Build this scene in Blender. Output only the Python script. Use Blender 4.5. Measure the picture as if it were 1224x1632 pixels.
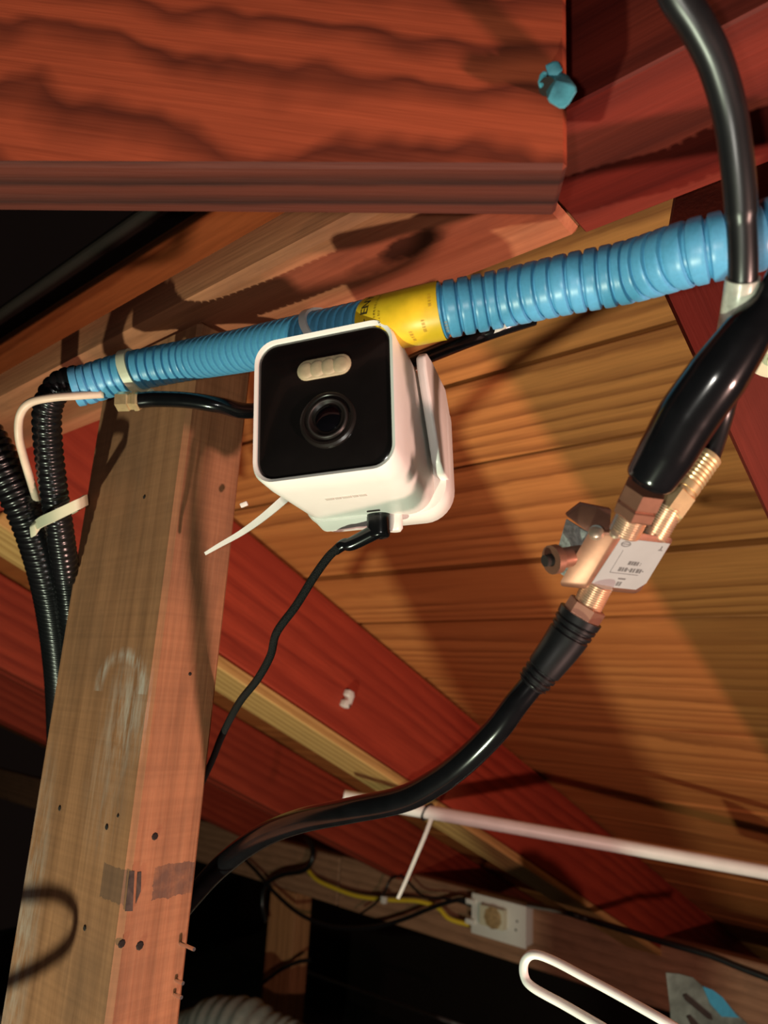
import bpy, bmesh, math, random
from mathutils import Vector, Matrix
random.seed(7)
for o in list(bpy.data.objects): bpy.data.objects.remove(o)
C = bpy.context.scene.collection
SC = bpy.context.scene
V3 = Vector
# ------------------------------------------------------------------ camera
# World: origin at the lens, z up, X along the roof boards, Y towards the eave.
FPX, CX, CY = 1150.0, 612.0, 816.0
AX = V3((0.76096906, -0.11869343, -0.6378385))      # world X seen by the lens (right, down, forward)
AY = V3((0.6463789, 0.22334623, 0.72959631))
AZ = V3((0.05586054, -0.96748557, 0.24668049))
def c2w(v):
    v = V3(v); return V3((AX.dot(v), AY.dot(v), AZ.dot(v)))
def at(px, py, zc):                                  # point seen at a pixel, zc metres in front of the lens plane
    return c2w(((px-CX)/FPX*zc, (py-CY)/FPX*zc, zc))
def ray(px, py): return c2w(((px-CX), (py-CY), FPX)).normalized()
def on_y(px, py, y): r = ray(px, py); return r*(y/r.y)
def on_x(px, py, x): r = ray(px, py); return r*(x/r.x)
def on_z(px, py, z): r = ray(px, py); return r*(z/r.z)
cam = bpy.data.cameras.new('camera'); co = bpy.data.objects.new('camera', cam); C.objects.link(co)
R_, U_, B_ = c2w((1,0,0)), c2w((0,-1,0)), c2w((0,0,-1))
co.matrix_world = Matrix(((R_.x,U_.x,B_.x,0),(R_.y,U_.y,B_.y,0),(R_.z,U_.z,B_.z,0),(0,0,0,1)))
cam.sensor_fit = 'VERTICAL'; cam.sensor_height = 36; cam.lens = FPX/1632*36
cam.clip_start = 0.005; cam.clip_end = 50
cam.dof.use_dof = True; cam.dof.focus_distance = 0.28; cam.dof.aperture_fstop = 16
SC.camera = co
# ------------------------------------------------------------------ light
w = bpy.data.worlds.new('dim'); SC.world = w; w.use_nodes = True
w.node_tree.nodes['Background'].inputs[0].default_value = (1.0, 0.62, 0.5, 1)
w.node_tree.nodes['Background'].inputs[1].default_value = 0.004
def lamp(name, loc, energy, col, rad):
    l = bpy.data.lights.new(name, 'POINT'); l.energy = energy; l.color = col; l.shadow_soft_size = rad
    o = bpy.data.objects.new(name, l); o.location = loc; C.objects.link(o); return o
lamp('work_lamp', (-0.205, -0.26, -0.75), 31, (0.90, 1.0, 0.74), 0.015)     # pale lamp below left of the photographer
lamp('warm_lamp', (0.50, 0.22, -0.36), 27, (1.0, 0.60, 0.50), 0.02)          # warm lamp to the right
lamp('lens_fill', c2w((-0.014, 0.0, -0.006)), 0.75, (1.0, 0.95, 0.86), 0.003)          # added weak fill beside the lens, lifts shade on near things
SC.view_settings.view_transform = 'Standard'; SC.view_settings.look = 'None'
SC.view_settings.gamma = 1; SC.view_settings.use_curve_mapping = False
SC.view_settings.exposure = 0.0
# ------------------------------------------------------------------ materials
class NT:
    def __init__(s, name):
        s.m = bpy.data.materials.new(name); s.m.use_nodes = True
        s.t = s.m.node_tree; s.b = s.t.nodes['Principled BSDF']
    def n(s, typ, **kw):
        x = s.t.nodes.new(typ)
        for k, v in kw.items(): setattr(x, k, v)
        return x
    def l(s, a, b): s.t.links.new(a, b)
    def math(s, op, a, b=None, c=None):
        x = s.n('ShaderNodeMath', operation=op)
        for i, v in enumerate((a, b, c)):
            if v is None: continue
            if isinstance(v, (int, float)): x.inputs[i].default_value = v
            else: s.l(v, x.inputs[i])
        return x.outputs[0]
    def mix(s, fac, a, b, mode='MIX'):
        x = s.n('ShaderNodeMix', data_type='RGBA', blend_type=mode)
        for i, v in ((0, fac), (6, a), (7, b)):
            if isinstance(v, (int, float)): x.inputs[i].default_value = v
            elif isinstance(v, tuple): x.inputs[i].default_value = (*v, 1)[:4]
            else: s.l(v, x.inputs[i])
        return x.outputs[2]
    def ramp(s, fac, stops):
        x = s.n('ShaderNodeValToRGB'); e = x.color_ramp.elements
        while len(e) < len(stops): e.new(0.5)
        for i, (p, c) in enumerate(stops):
            e[i].position = p; e[i].color = (*c, 1) if len(c) == 3 else c
        s.l(fac, x.inputs[0]); return x.outputs[0]
    def noise(s, vec, scale, detail=3, rough=0.55):
        x = s.n('ShaderNodeTexNoise'); x.inputs['Scale'].default_value = scale
        x.inputs['Detail'].default_value = detail; x.inputs['Roughness'].default_value = rough
        s.l(vec, x.inputs['Vector']); return x
    def mapped(s, vec, scale=(1,1,1), loc=(0,0,0)):
        x = s.n('ShaderNodeMapping'); x.inputs['Scale'].default_value = scale; x.inputs['Location'].default_value = loc
        s.l(vec, x.inputs['Vector']); return x.outputs[0]
    def bump(s, h, strength, dist):
        x = s.n('ShaderNodeBump'); x.inputs['Strength'].default_value = strength; x.inputs['Distance'].default_value = dist
        s.l(h, x.inputs['Height']); s.l(x.outputs[0], s.b.inputs['Normal'])

def plain(name, col, rough=0.5, metal=0.0, spec=0.5, var=0.12, nscale=120, bump=0.0, coat=0.0):
    t = NT(name); tc = t.n('ShaderNodeTexCoord')
    ns = t.noise(tc.outputs['Object'], nscale, 4)
    dark = tuple(c*(1-var) for c in col); light = tuple(min(1, c*(1+var)) for c in col)
    t.l(t.ramp(ns.outputs[0], [(0.3, dark), (0.7, light)]), t.b.inputs['Base Color'])
    t.b.inputs['Roughness'].default_value = rough; t.b.inputs['Metallic'].default_value = metal
    t.b.inputs['Specular IOR Level'].default_value = spec
    if coat: t.b.inputs['Coat Weight'].default_value = coat; t.b.inputs['Coat Roughness'].default_value = 0.04
    if bump: t.bump(ns.outputs[0], bump, 0.001)
    return t.m

def wood(name, dark, light, tint=None, ring=45, amp=0.03, centre=(0,0.03,0.09), fibre=0.35, rough=0.7, saw=0.0, grime=0.0,
         contrast=(0.25, 0.8), rand=True, extra=None, bump=0.25, fscale=170, tilt=0.0, dist=0.5):
    """Timber: growth rings round an axis outside the piece, bent by slow noise, with fine fibre along local X."""
    t = NT(name); tc = t.n('ShaderNodeTexCoord'); vec = tc.outputs['Object']; raw = vec
    if rand:
        oi = t.n('ShaderNodeObjectInfo')
        off = t.n('ShaderNodeVectorMath', operation='SCALE'); off.inputs[0].default_value = (7.3, 0.10, 0.07)
        t.l(oi.outputs['Random'], off.inputs['Scale'])
        ad = t.n('ShaderNodeVectorMath', operation='ADD'); t.l(vec, ad.inputs[0]); t.l(off.outputs[0], ad.inputs[1]); vec = ad.outputs[0]
    if tilt:
        tm = t.n('ShaderNodeMapping'); tm.inputs['Rotation'].default_value = (0, math.radians(tilt), 0); t.l(vec, tm.inputs['Vector']); vec = tm.outputs[0]
    slow = t.noise(t.mapped(vec, (0.55, 4, 4)), 1.6, 1.5, 0.4)
    sub = t.n('ShaderNodeVectorMath', operation='SUBTRACT'); t.l(slow.outputs['Color'], sub.inputs[0]); sub.inputs[1].default_value = (.5,.5,.5)
    sc = t.n('ShaderNodeVectorMath', operation='SCALE'); t.l(sub.outputs[0], sc.inputs[0]); sc.inputs['Scale'].default_value = amp*2
    ad2 = t.n('ShaderNodeVectorMath', operation='ADD'); t.l(t.mapped(vec, loc=centre), ad2.inputs[0]); t.l(sc.outputs[0], ad2.inputs[1])
    wv = t.n('ShaderNodeTexWave', wave_type='RINGS', rings_direction='X', wave_profile='SAW')
    wv.inputs['Scale'].default_value = ring; wv.inputs['Distortion'].default_value = dist
    wv.inputs['Detail'].default_value = 2; wv.inputs['Detail Scale'].default_value = 1.5
    t.l(ad2.outputs[0], wv.inputs['Vector'])
    col = t.ramp(wv.outputs['Fac'], [(contrast[0], light), (contrast[1], dark), (1.0, light)])
    fb = t.noise(t.mapped(vec, (0.035, 1, 1)), fscale*2.2, 4, 0.6)
    col = t.mix(fibre, col, t.ramp(fb.outputs[0], [(0.3, tuple(c*0.45 for c in light)), (0.62, tuple(min(1, c*1.35) for c in light))]))
    bl = t.noise(t.mapped(vec, (0.35, 1, 1)), 9, 3)
    if tint: col = t.mix(t.ramp(bl.outputs[0], [(0.42, (0,0,0)), (0.66, (.8,.8,.8))]), col, tint)
    if saw:
        sv = t.noise(t.mapped(vec, (1, 0.02, 0.02)), 420, 2)
        col = t.mix(saw, col, t.ramp(sv.outputs[0], [(0.35, (0.45,)*3), (0.65, (1.25,)*3)]), 'MULTIPLY')
    if grime:
        g = t.noise(t.mapped(raw, (0.5, 1, 1)), 26, 5, 0.65)
        col = t.mix(t.math('MULTIPLY', t.ramp(g.outputs[0], [(0.5, (0,0,0)), (0.72, (1,1,1))]), grime), col, (0.045, 0.035, 0.028))
    if extra: col = extra(t, raw, col)
    t.l(col, t.b.inputs['Base Color']); t.b.inputs['Roughness'].default_value = rough
    t.b.inputs['Specular IOR Level'].default_value = 0.3
    hm = t.math('ADD', t.math('MULTIPLY', wv.outputs['Fac'], 0.5), fb.outputs[0])
    t.bump(hm, bump, 0.0012)
    return t.m

M = {}
M['white'] = plain('white plastic', (0.80, 0.79, 0.74), 0.38, var=0.02)
M['ivory'] = plain('ivory nylon', (0.72, 0.68, 0.50), 0.4, var=0.05)
M['tie'] = plain('white nylon', (0.78, 0.74, 0.70), 0.35, var=0.04)
M['black_glass'] = plain('black glass panel', (0.006, 0.005, 0.005), 0.16, spec=0.5, var=0.1, coat=0.3)
M['lens_dark'] = plain('dark lens barrel', (0.012, 0.009, 0.008), 0.3, var=0.1)
M['lens_ring'] = plain('grey lens ring', (0.02, 0.016, 0.015), 0.5, var=0.1)
M['lens_glass'] = plain('lens glass', (0.002, 0.002, 0.003), 0.03, spec=0.8, var=0.0, coat=1)
M['led'] = plain('milky diffuser', (0.42, 0.33, 0.21), 0.5, var=0.12, nscale=420)
M['black'] = plain('black rubber', (0.008, 0.008, 0.009), 0.32, var=0.2)
M['gloss_black'] = plain('glossy black vinyl', (0.005, 0.005, 0.006), 0.17, spec=0.5, var=0.2)
M['braid'] = plain('black braid', (0.005, 0.005, 0.005), 0.6, spec=0.25, var=0.6, nscale=1800, bump=0.8)
M['loom'] = plain('black split loom', (0.006, 0.006, 0.007), 0.25, var=0.2)
M['blue'] = plain('blue nonmetallic tubing', (0.095, 0.35, 0.58), 0.36, var=0.06, nscale=900)
M['blue_groove'] = plain('shaded blue', (0.004, 0.06, 0.14), 0.5, var=0.1)
M['yellow'] = plain('yellow label film', (0.80, 0.50, 0.02), 0.4, var=0.10, nscale=160)
M['ink'] = plain('black ink', (0.05, 0.035, 0.01), 0.6, var=0.3, nscale=600)
M['faint_ink'] = plain('faint ink', (0.48, 0.29, 0.03), 0.5, var=0.3, nscale=900)
M['copper'] = plain('copper tinted nickel', (0.27, 0.125, 0.08), 0.42, metal=0.6, var=0.1, nscale=300)
M['nickel'] = plain('nickel plating', (0.80, 0.62, 0.46), 0.3, metal=0.8, var=0.1, nscale=300)
M['brass'] = plain('brass connector', (0.86, 0.66, 0.36), 0.33, metal=0.75, var=0.12, nscale=300)
M['zinc'] = plain('grey zinc', (0.30, 0.32, 0.31), 0.6, metal=0.15, var=0.4, nscale=700, bump=0.5)
M['label'] = plain('silver grey label', (0.30, 0.31, 0.31), 0.55, var=0.04)
M['label_ink'] = plain('label ink', (0.10, 0.10, 0.10), 0.6, var=0.2)
M['sleeve'] = plain('frosted sleeve', (0.42, 0.42, 0.36), 0.3, var=0.4, nscale=240)
M['pink_wire'] = plain('cream wire jacket', (0.66, 0.52, 0.40), 0.45, var=0.08)
M['pvc'] = plain('white pipe', (0.86, 0.85, 0.82), 0.4, var=0.05, nscale=40)
M['yellow_wire'] = plain('yellow cable jacket', (0.80, 0.56, 0.04), 0.4, var=0.05)
M['clip_blue'] = plain('pale blue plastic', (0.10, 0.42, 0.52), 0.5, var=0.15, nscale=300, bump=0.2)
M['teal'] = plain('grey green sheet metal', (0.10, 0.125, 0.11), 0.55, var=0.35, nscale=60, metal=0.2)
M['tape_blue'] = plain('blue tape', (0.03, 0.19, 0.30), 0.5, var=0.1)
M['foil'] = plain('aluminium foil', (0.60, 0.66, 0.62), 0.3, metal=0.5, var=0.1, nscale=60, bump=0.6)
M['hole'] = plain('dark hole', (0.012, 0.006, 0.004), 0.9, var=0.3)
M['knot'] = plain('dark knot wood', (0.045, 0.016, 0.008), 0.6, var=0.5, nscale=200, bump=0.4)
M['tape_dark'] = plain('dark tape residue', (0.05, 0.035, 0.026), 0.7, var=0.6, nscale=260)
M['tape_grey'] = plain('thin grey glue residue', (0.17, 0.085, 0.05), 0.7, var=0.45, nscale=220)
M['adhesive'] = plain('tan adhesive', (0.42, 0.28, 0.13), 0.6, var=0.3, nscale=120)
M['steel'] = plain('bright steel', (0.7, 0.7, 0.7), 0.25, metal=1, var=0.05)
M['earth'] = plain('dark earth', (0.02, 0.016, 0.013), 0.95, var=0.5, nscale=8)
M['dark_board'] = wood('dark boards', (0.012, 0.008, 0.007), (0.025, 0.016, 0.012), ring=20)
PLANK = (((0.19, 0.050, 0.012), (0.52, 0.188, 0.052)), dict(tint=(0.40, 0.125, 0.032), ring=22, amp=0.05, centre=(0, 0.02, 0.06), fibre=0.3, contrast=(0.35, 0.9)))
M['plank'] = wood('pine roof boards', *PLANK[0], **PLANK[1])
RAFTER = (((0.20, 0.018, 0.009), (0.40, 0.052, 0.024)), dict(tint=(0.29, 0.032, 0.016), ring=16, amp=0.04, fibre=0.3))
M['rafter'] = wood('red stained rafter', *RAFTER[0], **RAFTER[1])
BEAM = (((0.24, 0.085, 0.04), (0.42, 0.165, 0.082)), dict(tint=(0.36, 0.085, 0.04), ring=15, amp=0.03, fibre=0.35, grime=0.35, rough=0.6))
M['beam'] = wood('tan beam', *BEAM[0], **BEAM[1])
M['red_shaded'] = wood('shaded red timber', (0.08, 0.008, 0.005), (0.155, 0.018, 0.010), tint=(0.12, 0.012, 0.007), ring=14, fibre=0.25)  # darkened copy of the timber red; shade is put into the colour
M['brace'] = wood('coarse red timber', (0.030, 0.004, 0.003), (0.36, 0.066, 0.026), tint=(0.22, 0.034, 0.014), ring=21, amp=0.055, centre=(0,0.03,0.10), fibre=0.26, contrast=(0.28, 0.80), bump=0.35, tilt=-9, fscale=80, dist=4.0)
M['plate'] = wood('grey brown plate', (0.22, 0.11, 0.06), (0.36, 0.19, 0.11), ring=14, fibre=0.4, grime=0.3)
M['stud'] = wood('tan stud', (0.30, 0.13, 0.055), (0.46, 0.21, 0.09), ring=14, fibre=0.4)
def knots(lst, colr=(0.03, 0.010, 0.005)):
    def f(t, raw, col):
        sx = t.n('ShaderNodeSeparateXYZ'); wob = t.noise(t.mapped(raw, (1, 1, 1)), 60, 3, 0.6)
        sub = t.n('ShaderNodeVectorMath', operation='SUBTRACT'); t.l(wob.outputs['Color'], sub.inputs[0]); sub.inputs[1].default_value = (.5,.5,.5)
        sc = t.n('ShaderNodeVectorMath', operation='SCALE'); t.l(sub.outputs[0], sc.inputs[0]); sc.inputs['Scale'].default_value = 0.014
        ad = t.n('ShaderNodeVectorMath', operation='ADD'); t.l(raw, ad.inputs[0]); t.l(sc.outputs[0], ad.inputs[1])
        t.l(ad.outputs[0], sx.inputs[0]); x, y, z = sx.outputs
        for ax_, cx_, cy_, rx, ry, k in lst:
            yy = y if ax_ == 'y' else z
            dx = t.math('DIVIDE', t.math('SUBTRACT', x, cx_), rx); dy = t.math('DIVIDE', t.math('SUBTRACT', yy, cy_), ry)
            d = t.math('SQRT', t.math('ADD', t.math('MULTIPLY', dx, dx), t.math('MULTIPLY', dy, dy)))
            m = t.ramp(d, [(0.55, (1,1,1)), (1.0, (0.0,)*3)])
            col = t.mix(t.math('MULTIPLY', m, k), col, colr)
        return col
    return f
def chalk(t, raw, col):
    """Chalk scribble and weathering on the pale face of the post (local X points up)."""
    sx = t.n('ShaderNodeSeparateXYZ'); t.l(raw, sx.inputs[0]); x, y, z = sx.outputs
    fine = t.noise(t.mapped(raw, (0.15, 1, 1)), 260, 4, 0.7).outputs[0]
    def arc(cx, cy, r, wd, sxx=1.0):
        dx = t.math('MULTIPLY', t.math('SUBTRACT', x, cx), sxx); dy = t.math('SUBTRACT', y, cy)
        d = t.math('SQRT', t.math('ADD', t.math('MULTIPLY', dx, dx), t.math('MULTIPLY', dy, dy)))
        return t.math('SUBTRACT', 1.0, t.math('DIVIDE', t.math('ABSOLUTE', t.math('SUBTRACT', d, r)), wd))
    def blob(cx, cy, r, sxx=1.0):
        dx = t.math('MULTIPLY', t.math('SUBTRACT', x, cx), sxx); dy = t.math('SUBTRACT', y, cy)
        return t.math('SUBTRACT', 1.0, t.math('DIVIDE', t.math('SQRT', t.math('ADD', t.math('MULTIPLY', dx, dx), t.math('MULTIPLY', dy, dy))), r))
    top = t.math('GREATER_THAN', x, CH['x']-0.001)
    a = t.math('MULTIPLY', t.math('MAXIMUM', arc(CH['x'], CH['y'], 0.019, 0.005, 1.2), 0.0), top)
    b = t.math('MULTIPLY', t.math('MAXIMUM', blob(CH['x']-0.008, CH['y']+0.010, 0.022, 0.75), 0.0), 0.9)
    b2 = t.math('MULTIPLY', t.math('MAXIMUM', blob(CH['x']-0.035, CH['y']+0.0, 0.022, 0.5), 0.0), 0.35)
    b3 = t.math('MULTIPLY', t.math('MAXIMUM', blob(CH['x']-0.11, -0.036, 0.018, 0.2), 0.0), 0.8)
    m = t.math('ADD', t.math('ADD', a, b), t.math('ADD', b2, b3))
    m = t.math('MULTIPLY', m, t.ramp(fine, [(0.4, (0,0,0)), (0.62, (1,1,1))]))
    m = t.math('MULTIPLY', t.math('MINIMUM', m, 1.0), t.math('LESS_THAN', z, -0.0165))
    col = t.mix(t.math('MULTIPLY', m, 0.7), col, (0.60, 0.52, 0.46))
    sm = t.noise(t.mapped(raw, (1, 1, 1)), 150, 4, 0.6).outputs[0]; ed = t.noise(t.mapped(raw, (1, 1, 1)), 420, 3, 0.6).outputs[0]
    xx = t.math('ADD', x, t.math('MULTIPLY', t.math('SUBTRACT', ed, 0.5), 0.003)); zz = t.math('ADD', z, t.math('MULTIPLY', t.math('SUBTRACT', ed, 0.5), 0.004))
    def step(v, lo, hi):
        return t.math('MULTIPLY', t.math('GREATER_THAN', v, lo), t.math('LESS_THAN', v, hi))
    bandm = step(xx, CH['t0'], CH['t1'])
    leftm = t.math('MULTIPLY', t.math('MULTIPLY', t.math('LESS_THAN', z, -0.0165), t.math('GREATER_THAN', y, 0.026)), 0.55)
    rightm = t.math('MULTIPLY', t.math('MULTIPLY', t.math('GREATER_THAN', y, 0.0435), t.math('GREATER_THAN', zz, -0.0045)), t.ramp(sm, [(0.32, (.35,)*3), (0.62, (1,1,1))]))
    tm = t.math('MULTIPLY', bandm, t.math('ADD', leftm, t.math('MULTIPLY', rightm, 0.75)))
    return t.mix(tm, col, (0.085, 0.055, 0.045))
CH = {'x': 0.0, 'y': 0.0, 't0': 0.0, 't1': 0.0}
# ------------------------------------------------------------------ mesh helpers
class MB:
    def __init__(s): s.v = []; s.f = []; s.mi = []
    def add(s, vs, fs, mi=0):
        n = len(s.v); s.v += [V3(v) for v in vs]; s.f += [tuple(i+n for i in f) for f in fs]; s.mi += [mi]*len(fs)
    def box(s, c, ax, dims, mi=0):
        c = V3(c); a, b, d = [V3(x).normalized()*h/2 for x, h in zip(ax, dims)]
        vs = [c+a*i+b*j+d*k for i in (-1,1) for j in (-1,1) for k in (-1,1)]
        s.add(vs, [(0,1,3,2),(4,6,7,5),(0,4,5,1),(2,3,7,6),(0,2,6,4),(1,5,7,3)], mi)
    def prism(s, poly, depth, mi=0):
        """poly: 3-D points in one plane; depth: vector."""
        n = len(poly); d = V3(depth); vs = [V3(p) for p in poly]+[V3(p)+d for p in poly]
        s.add(vs, [tuple(range(n))[::-1], tuple(range(n, 2*n))]+[(i, (i+1)%n, (i+1)%n+n, i+n) for i in range(n)], mi)
    def sweep(s, pts, rad, n=14, caps=True, mi=0, flat=1.0, up=None):
        pts = [V3(p) for p in pts]; m = len(pts)
        if not callable(rad): r0 = rad; rad = lambda i: r0
        T = [(pts[min(i+1, m-1)]-pts[max(i-1, 0)]).normalized() for i in range(m)]
        u = V3(up) if up is not None else V3((0,0,1))
        if abs(u.dot(T[0])) > 0.95: u = V3((1,0,0))
        u = (u-T[0]*u.dot(T[0])).normalized(); vs = []
        for i in range(m):
            u = (u-T[i]*u.dot(T[i])).normalized(); b = T[i].cross(u)
            r = rad(i)
            for k in range(n):
                a = 2*math.pi*k/n; vs.append(pts[i]+u*math.cos(a)*r*flat+b*math.sin(a)*r)
        fs = [(i*n+k, i*n+(k+1)%n, (i+1)*n+(k+1)%n, (i+1)*n+k) for i in range(m-1) for k in range(n)]
        if caps: fs += [tuple(range(n))[::-1], tuple((m-1)*n+k for k in range(n))]
        s.add(vs, fs, mi)
    def lathe(s, p, d, prof, n=20, caps=True, mi=0, phase=0.0):
        """prof: (distance along d, radius)."""
        d = V3(d).normalized(); u = d.orthogonal().normalized(); b = d.cross(u); vs = []
        for h, r in prof:
            for k in range(n):
                a = 2*math.pi*k/n+phase; vs.append(V3(p)+d*h+u*math.cos(a)*r+b*math.sin(a)*r)
        m = len(prof); fs = [(i*n+k, i*n+(k+1)%n, (i+1)*n+(k+1)%n, (i+1)*n+k) for i in range(m-1) for k in range(n)]
        if caps: fs += [tuple(range(n))[::-1], tuple((m-1)*n+k for k in range(n))]
        s.add(vs, fs, mi)
    def loft(s, rings, caps=True, mi=0):
        n = len(rings[0]); vs = [p for r in rings for p in r]; m = len(rings)
        fs = [(i*n+k, i*n+(k+1)%n, (i+1)*n+(k+1)%n, (i+1)*n+k) for i in range(m-1) for k in range(n)]
        if caps: fs += [tuple(range(n))[::-1], tuple((m-1)*n+k for k in range(n))]
        s.add(vs, fs, mi)
    def build(s, name, mat, parent=None, smooth=True, bevel=0.0, angle=40, seg=2):
        org = parent['_o'] if parent is not None and '_o' in parent else None
        o3 = V3(org) if org is not None else sum(s.v, V3())/len(s.v)
        me = bpy.data.meshes.new(name); me.from_pydata([tuple(v-o3) for v in s.v], [], s.f)
        mats = mat if isinstance(mat, (list, tuple)) else [mat]
        for m in mats: me.materials.append(m)
        for p, i in zip(me.polygons, s.mi): p.material_index = i
        bm = bmesh.new(); bm.from_mesh(me); bmesh.ops.recalc_face_normals(bm, faces=bm.faces)
        if bevel:
            es = [e for e in bm.edges if len(e.link_faces) == 2 and e.calc_face_angle(0) > 0.6]
            bmesh.ops.bevel(bm, geom=es, offset=bevel, segments=seg, affect='EDGES', profile=0.6)
        bm.to_mesh(me); bm.free()
        if smooth:
            me.polygons.foreach_set('use_smooth', [True]*len(me.polygons))
            me.set_sharp_from_angle(angle=math.radians(angle))
        o = bpy.data.objects.new(name, me); C.objects.link(o)
        if parent is not None: o.parent = parent; o['_o'] = tuple(o3)
        else: o.location = o3; o['_o'] = tuple(o3)
        return o
def tag(o, label=None, cat=None, group=None, kind=None):
    if label: o['label'] = label
    if cat: o['category'] = cat
    if group: o['group'] = group
    if kind: o['kind'] = kind
    return o
def thing(name, label, cat, loc, group=None):
    o = bpy.data.objects.new(name, None); o.empty_display_size = 0.01; o.location = loc; C.objects.link(o)
    o['_o'] = tuple(loc); return tag(o, label, cat, group)
def curve(pts, n=12):
    """Catmull-Rom through points."""
    P = [V3(p) for p in pts]; P = [P[0]*2-P[1]]+P+[P[-1]*2-P[-2]]; out = []
    for i in range(1, len(P)-2):
        a, b, c, d = P[i-1:i+3]
        for k in range(n):
            t = k/n; out.append(0.5*((2*b)+(c-a)*t+(2*a-5*b+4*c-d)*t*t+(3*b-a-3*c+d)*t**3))
    out.append(P[-2]); return out
def resample(pts, step):
    out = [pts[0].copy()]; acc = 0.0
    for a, b in zip(pts, pts[1:]):
        L = (b-a).length; pos = 0.0
        while acc+(L-pos) >= step:
            pos += step-acc; acc = 0.0; out.append(a+(b-a)*(pos/L) if L else a.copy())
        acc += L-pos
    return out
def timber(name, c, ax, dims, mat, parent=None, bevel=0.0015, kind=None, sub=0):
    """Box with local X along the grain, in its own frame."""
    bm = bmesh.new(); bmesh.ops.create_cube(bm, size=1)
    for v in bm.verts: v.co = V3((v.co.x*dims[0], v.co.y*dims[1], v.co.z*dims[2]))
    if bevel: bmesh.ops.bevel(bm, geom=list(bm.edges), offset=bevel, segments=1, affect='EDGES')
    me = bpy.data.meshes.new(name); bm.to_mesh(me); bm.free(); me.materials.append(mat)
    o = bpy.data.objects.new(name, me); C.objects.link(o)
    a = [V3(x).normalized() for x in ax]
    mw = Matrix([[a[0][i], a[1][i], a[2][i], V3(c)[i]] for i in range(3)]+[[0,0,0,1]])
    if parent is not None:
        mw.translation = V3(c)-V3(parent['_o']); o.parent = parent
    o.matrix_local = mw
    return o
def text_shapes(body, size, bold=0.0):
    """2-D triangles of a word in the built-in font: verts and faces."""
    cu = bpy.data.curves.new('t', 'FONT'); cu.body = body; cu.size = size; cu.offset = bold; cu.resolution_u = 3
    ob = bpy.data.objects.new('t', cu); C.objects.link(ob)
    dg = bpy.context.evaluated_depsgraph_get(); me = ob.evaluated_get(dg).to_mesh()
    vs = [v.co.copy() for v in me.vertices]; fs = [tuple(p.vertices) for p in me.polygons]
    ob.evaluated_get(dg).to_mesh_clear(); bpy.data.objects.remove(ob); return vs, fs
# ------------------------------------------------------------------ structure: roof
TH = math.radians(23); QD = V3((0, math.cos(TH), -math.sin(TH))); ND = V3((0, math.sin(TH), math.cos(TH))); HR = 0.38
XD, YD, ZD = V3((1,0,0)), V3((0,1,0)), V3((0,0,1))
def roof_pt(x, s, d=0.0): return XD*x+QD*s+ND*(HR-d)
floor = MB(); floor.box((-1.5, 1.2, -1.75), (XD,YD,ZD), (8, 6, 0.1)); tag(floor.build('floor', M['earth'], smooth=False), kind='structure')
wb = MB(); wb.box((-1.5, 3.55, -0.95), (XD,YD,ZD), (8, 0.08, 1.5)); tag(wb.build('wall_back', M['dark_board'], smooth=False), kind='structure')
ceil = thing('ceiling', None, None, (-1.5, 1.2, HR)); ceil['kind'] = 'structure'
seams = [0.092, 0.195, 0.295, 0.384, 0.538, 0.653, 0.824, 0.958, 1.125, 1.273, 1.43, 1.58, 1.74, 1.88, 2.04, 2.19, 2.34, 2.50, 2.66, 2.82]
for i, (a, b) in enumerate(zip(seams, seams[1:])):
    gap = 0.0040 if i not in (1, 2) else 0.0012
    lift = random.uniform(-0.0022, 0.0022)
    timber('plank', roof_pt(-1.55, (a+b)/2, -0.0105+lift), (XD, QD, ND), (4.3, b-a-gap*2, 0.02), M['plank'], ceil, bevel=0.0008)
timber('backing_board', roof_pt(-1.55, 1.45, -0.032), (XD, QD, ND), (4.3, 2.75, 0.012), M['dark_board'], ceil)
def rafter(xr, label, plies=2, t=0.04, mat='rafter'):
    r = thing('rafter', label, 'rafter', roof_pt(xr-t*plies/2, 1.4, 0.145), 'doubled rafters')
    for k in range(plies):
        timber('ply', roof_pt(xr-t*(k+0.5), 1.43, 0.0735+0.002*k), (QD, XD, ND), (2.54, t-0.0008, 0.143), M[mat], r, bevel=0.002)
    return r
rafter(-0.003, 'red stained rafter at the right edge, behind the black boot', mat='red_shaded')  # takes the darkened red, its weaker light put into the colour
raf = rafter(-0.685, 'red stained rafter running diagonally below the white camera, white clip on its face')
M['strip'] = wood('pale pine strip', (0.34, 0.17, 0.05), (0.58, 0.34, 0.12), ring=30, fibre=0.25)
timber('furring_strip', roof_pt(-0.685-0.041, 1.33, 0.1535), (QD, XD, ND), (2.3, 0.082, 0.0135), M['strip'], raf, bevel=0.0015)
rafter(-1.41, 'dark red rafter at far left, partly behind the upright post')
rafter(-2.12, 'farthest dark red rafter, left of the post')
def own_knots(o, base, pts, args):
    kn = []
    for p, rx, ry, k, ax_ in pts:
        q = o.matrix_local.copy(); q.translation = q.translation+(V3(o.parent['_o']) if o.parent else V3()); l = q.inverted() @ p
        kn.append((ax_, l.x, l.y if ax_ == 'y' else l.z, rx, ry, k))
    o.data.materials[0] = wood(base, *args[0], extra=knots(kn), **args[1])
def roof_px(px, py, d=0.0): r = ray(px, py); return r*((HR-d)/r.dot(ND))
pls = [o for o in ceil.children if o.name.startswith('plank')]
kp_ = roof_px(1134, 772)
kpl = min(pls, key=lambda o: abs((o.matrix_local.translation+V3(ceil['_o'])-kp_).dot(QD)))
own_knots(kpl, 'knotty roof board', [(kp_, .024, .014, .97, 'y'), (roof_px(1085, 820), .016, .008, .8, 'y'), (roof_px(1000, 705), .07, .006, .35, 'y')], PLANK)
rp = max((o for o in raf.children if o.name.startswith('ply')), key=lambda o: o.matrix_local.translation.x)
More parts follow.
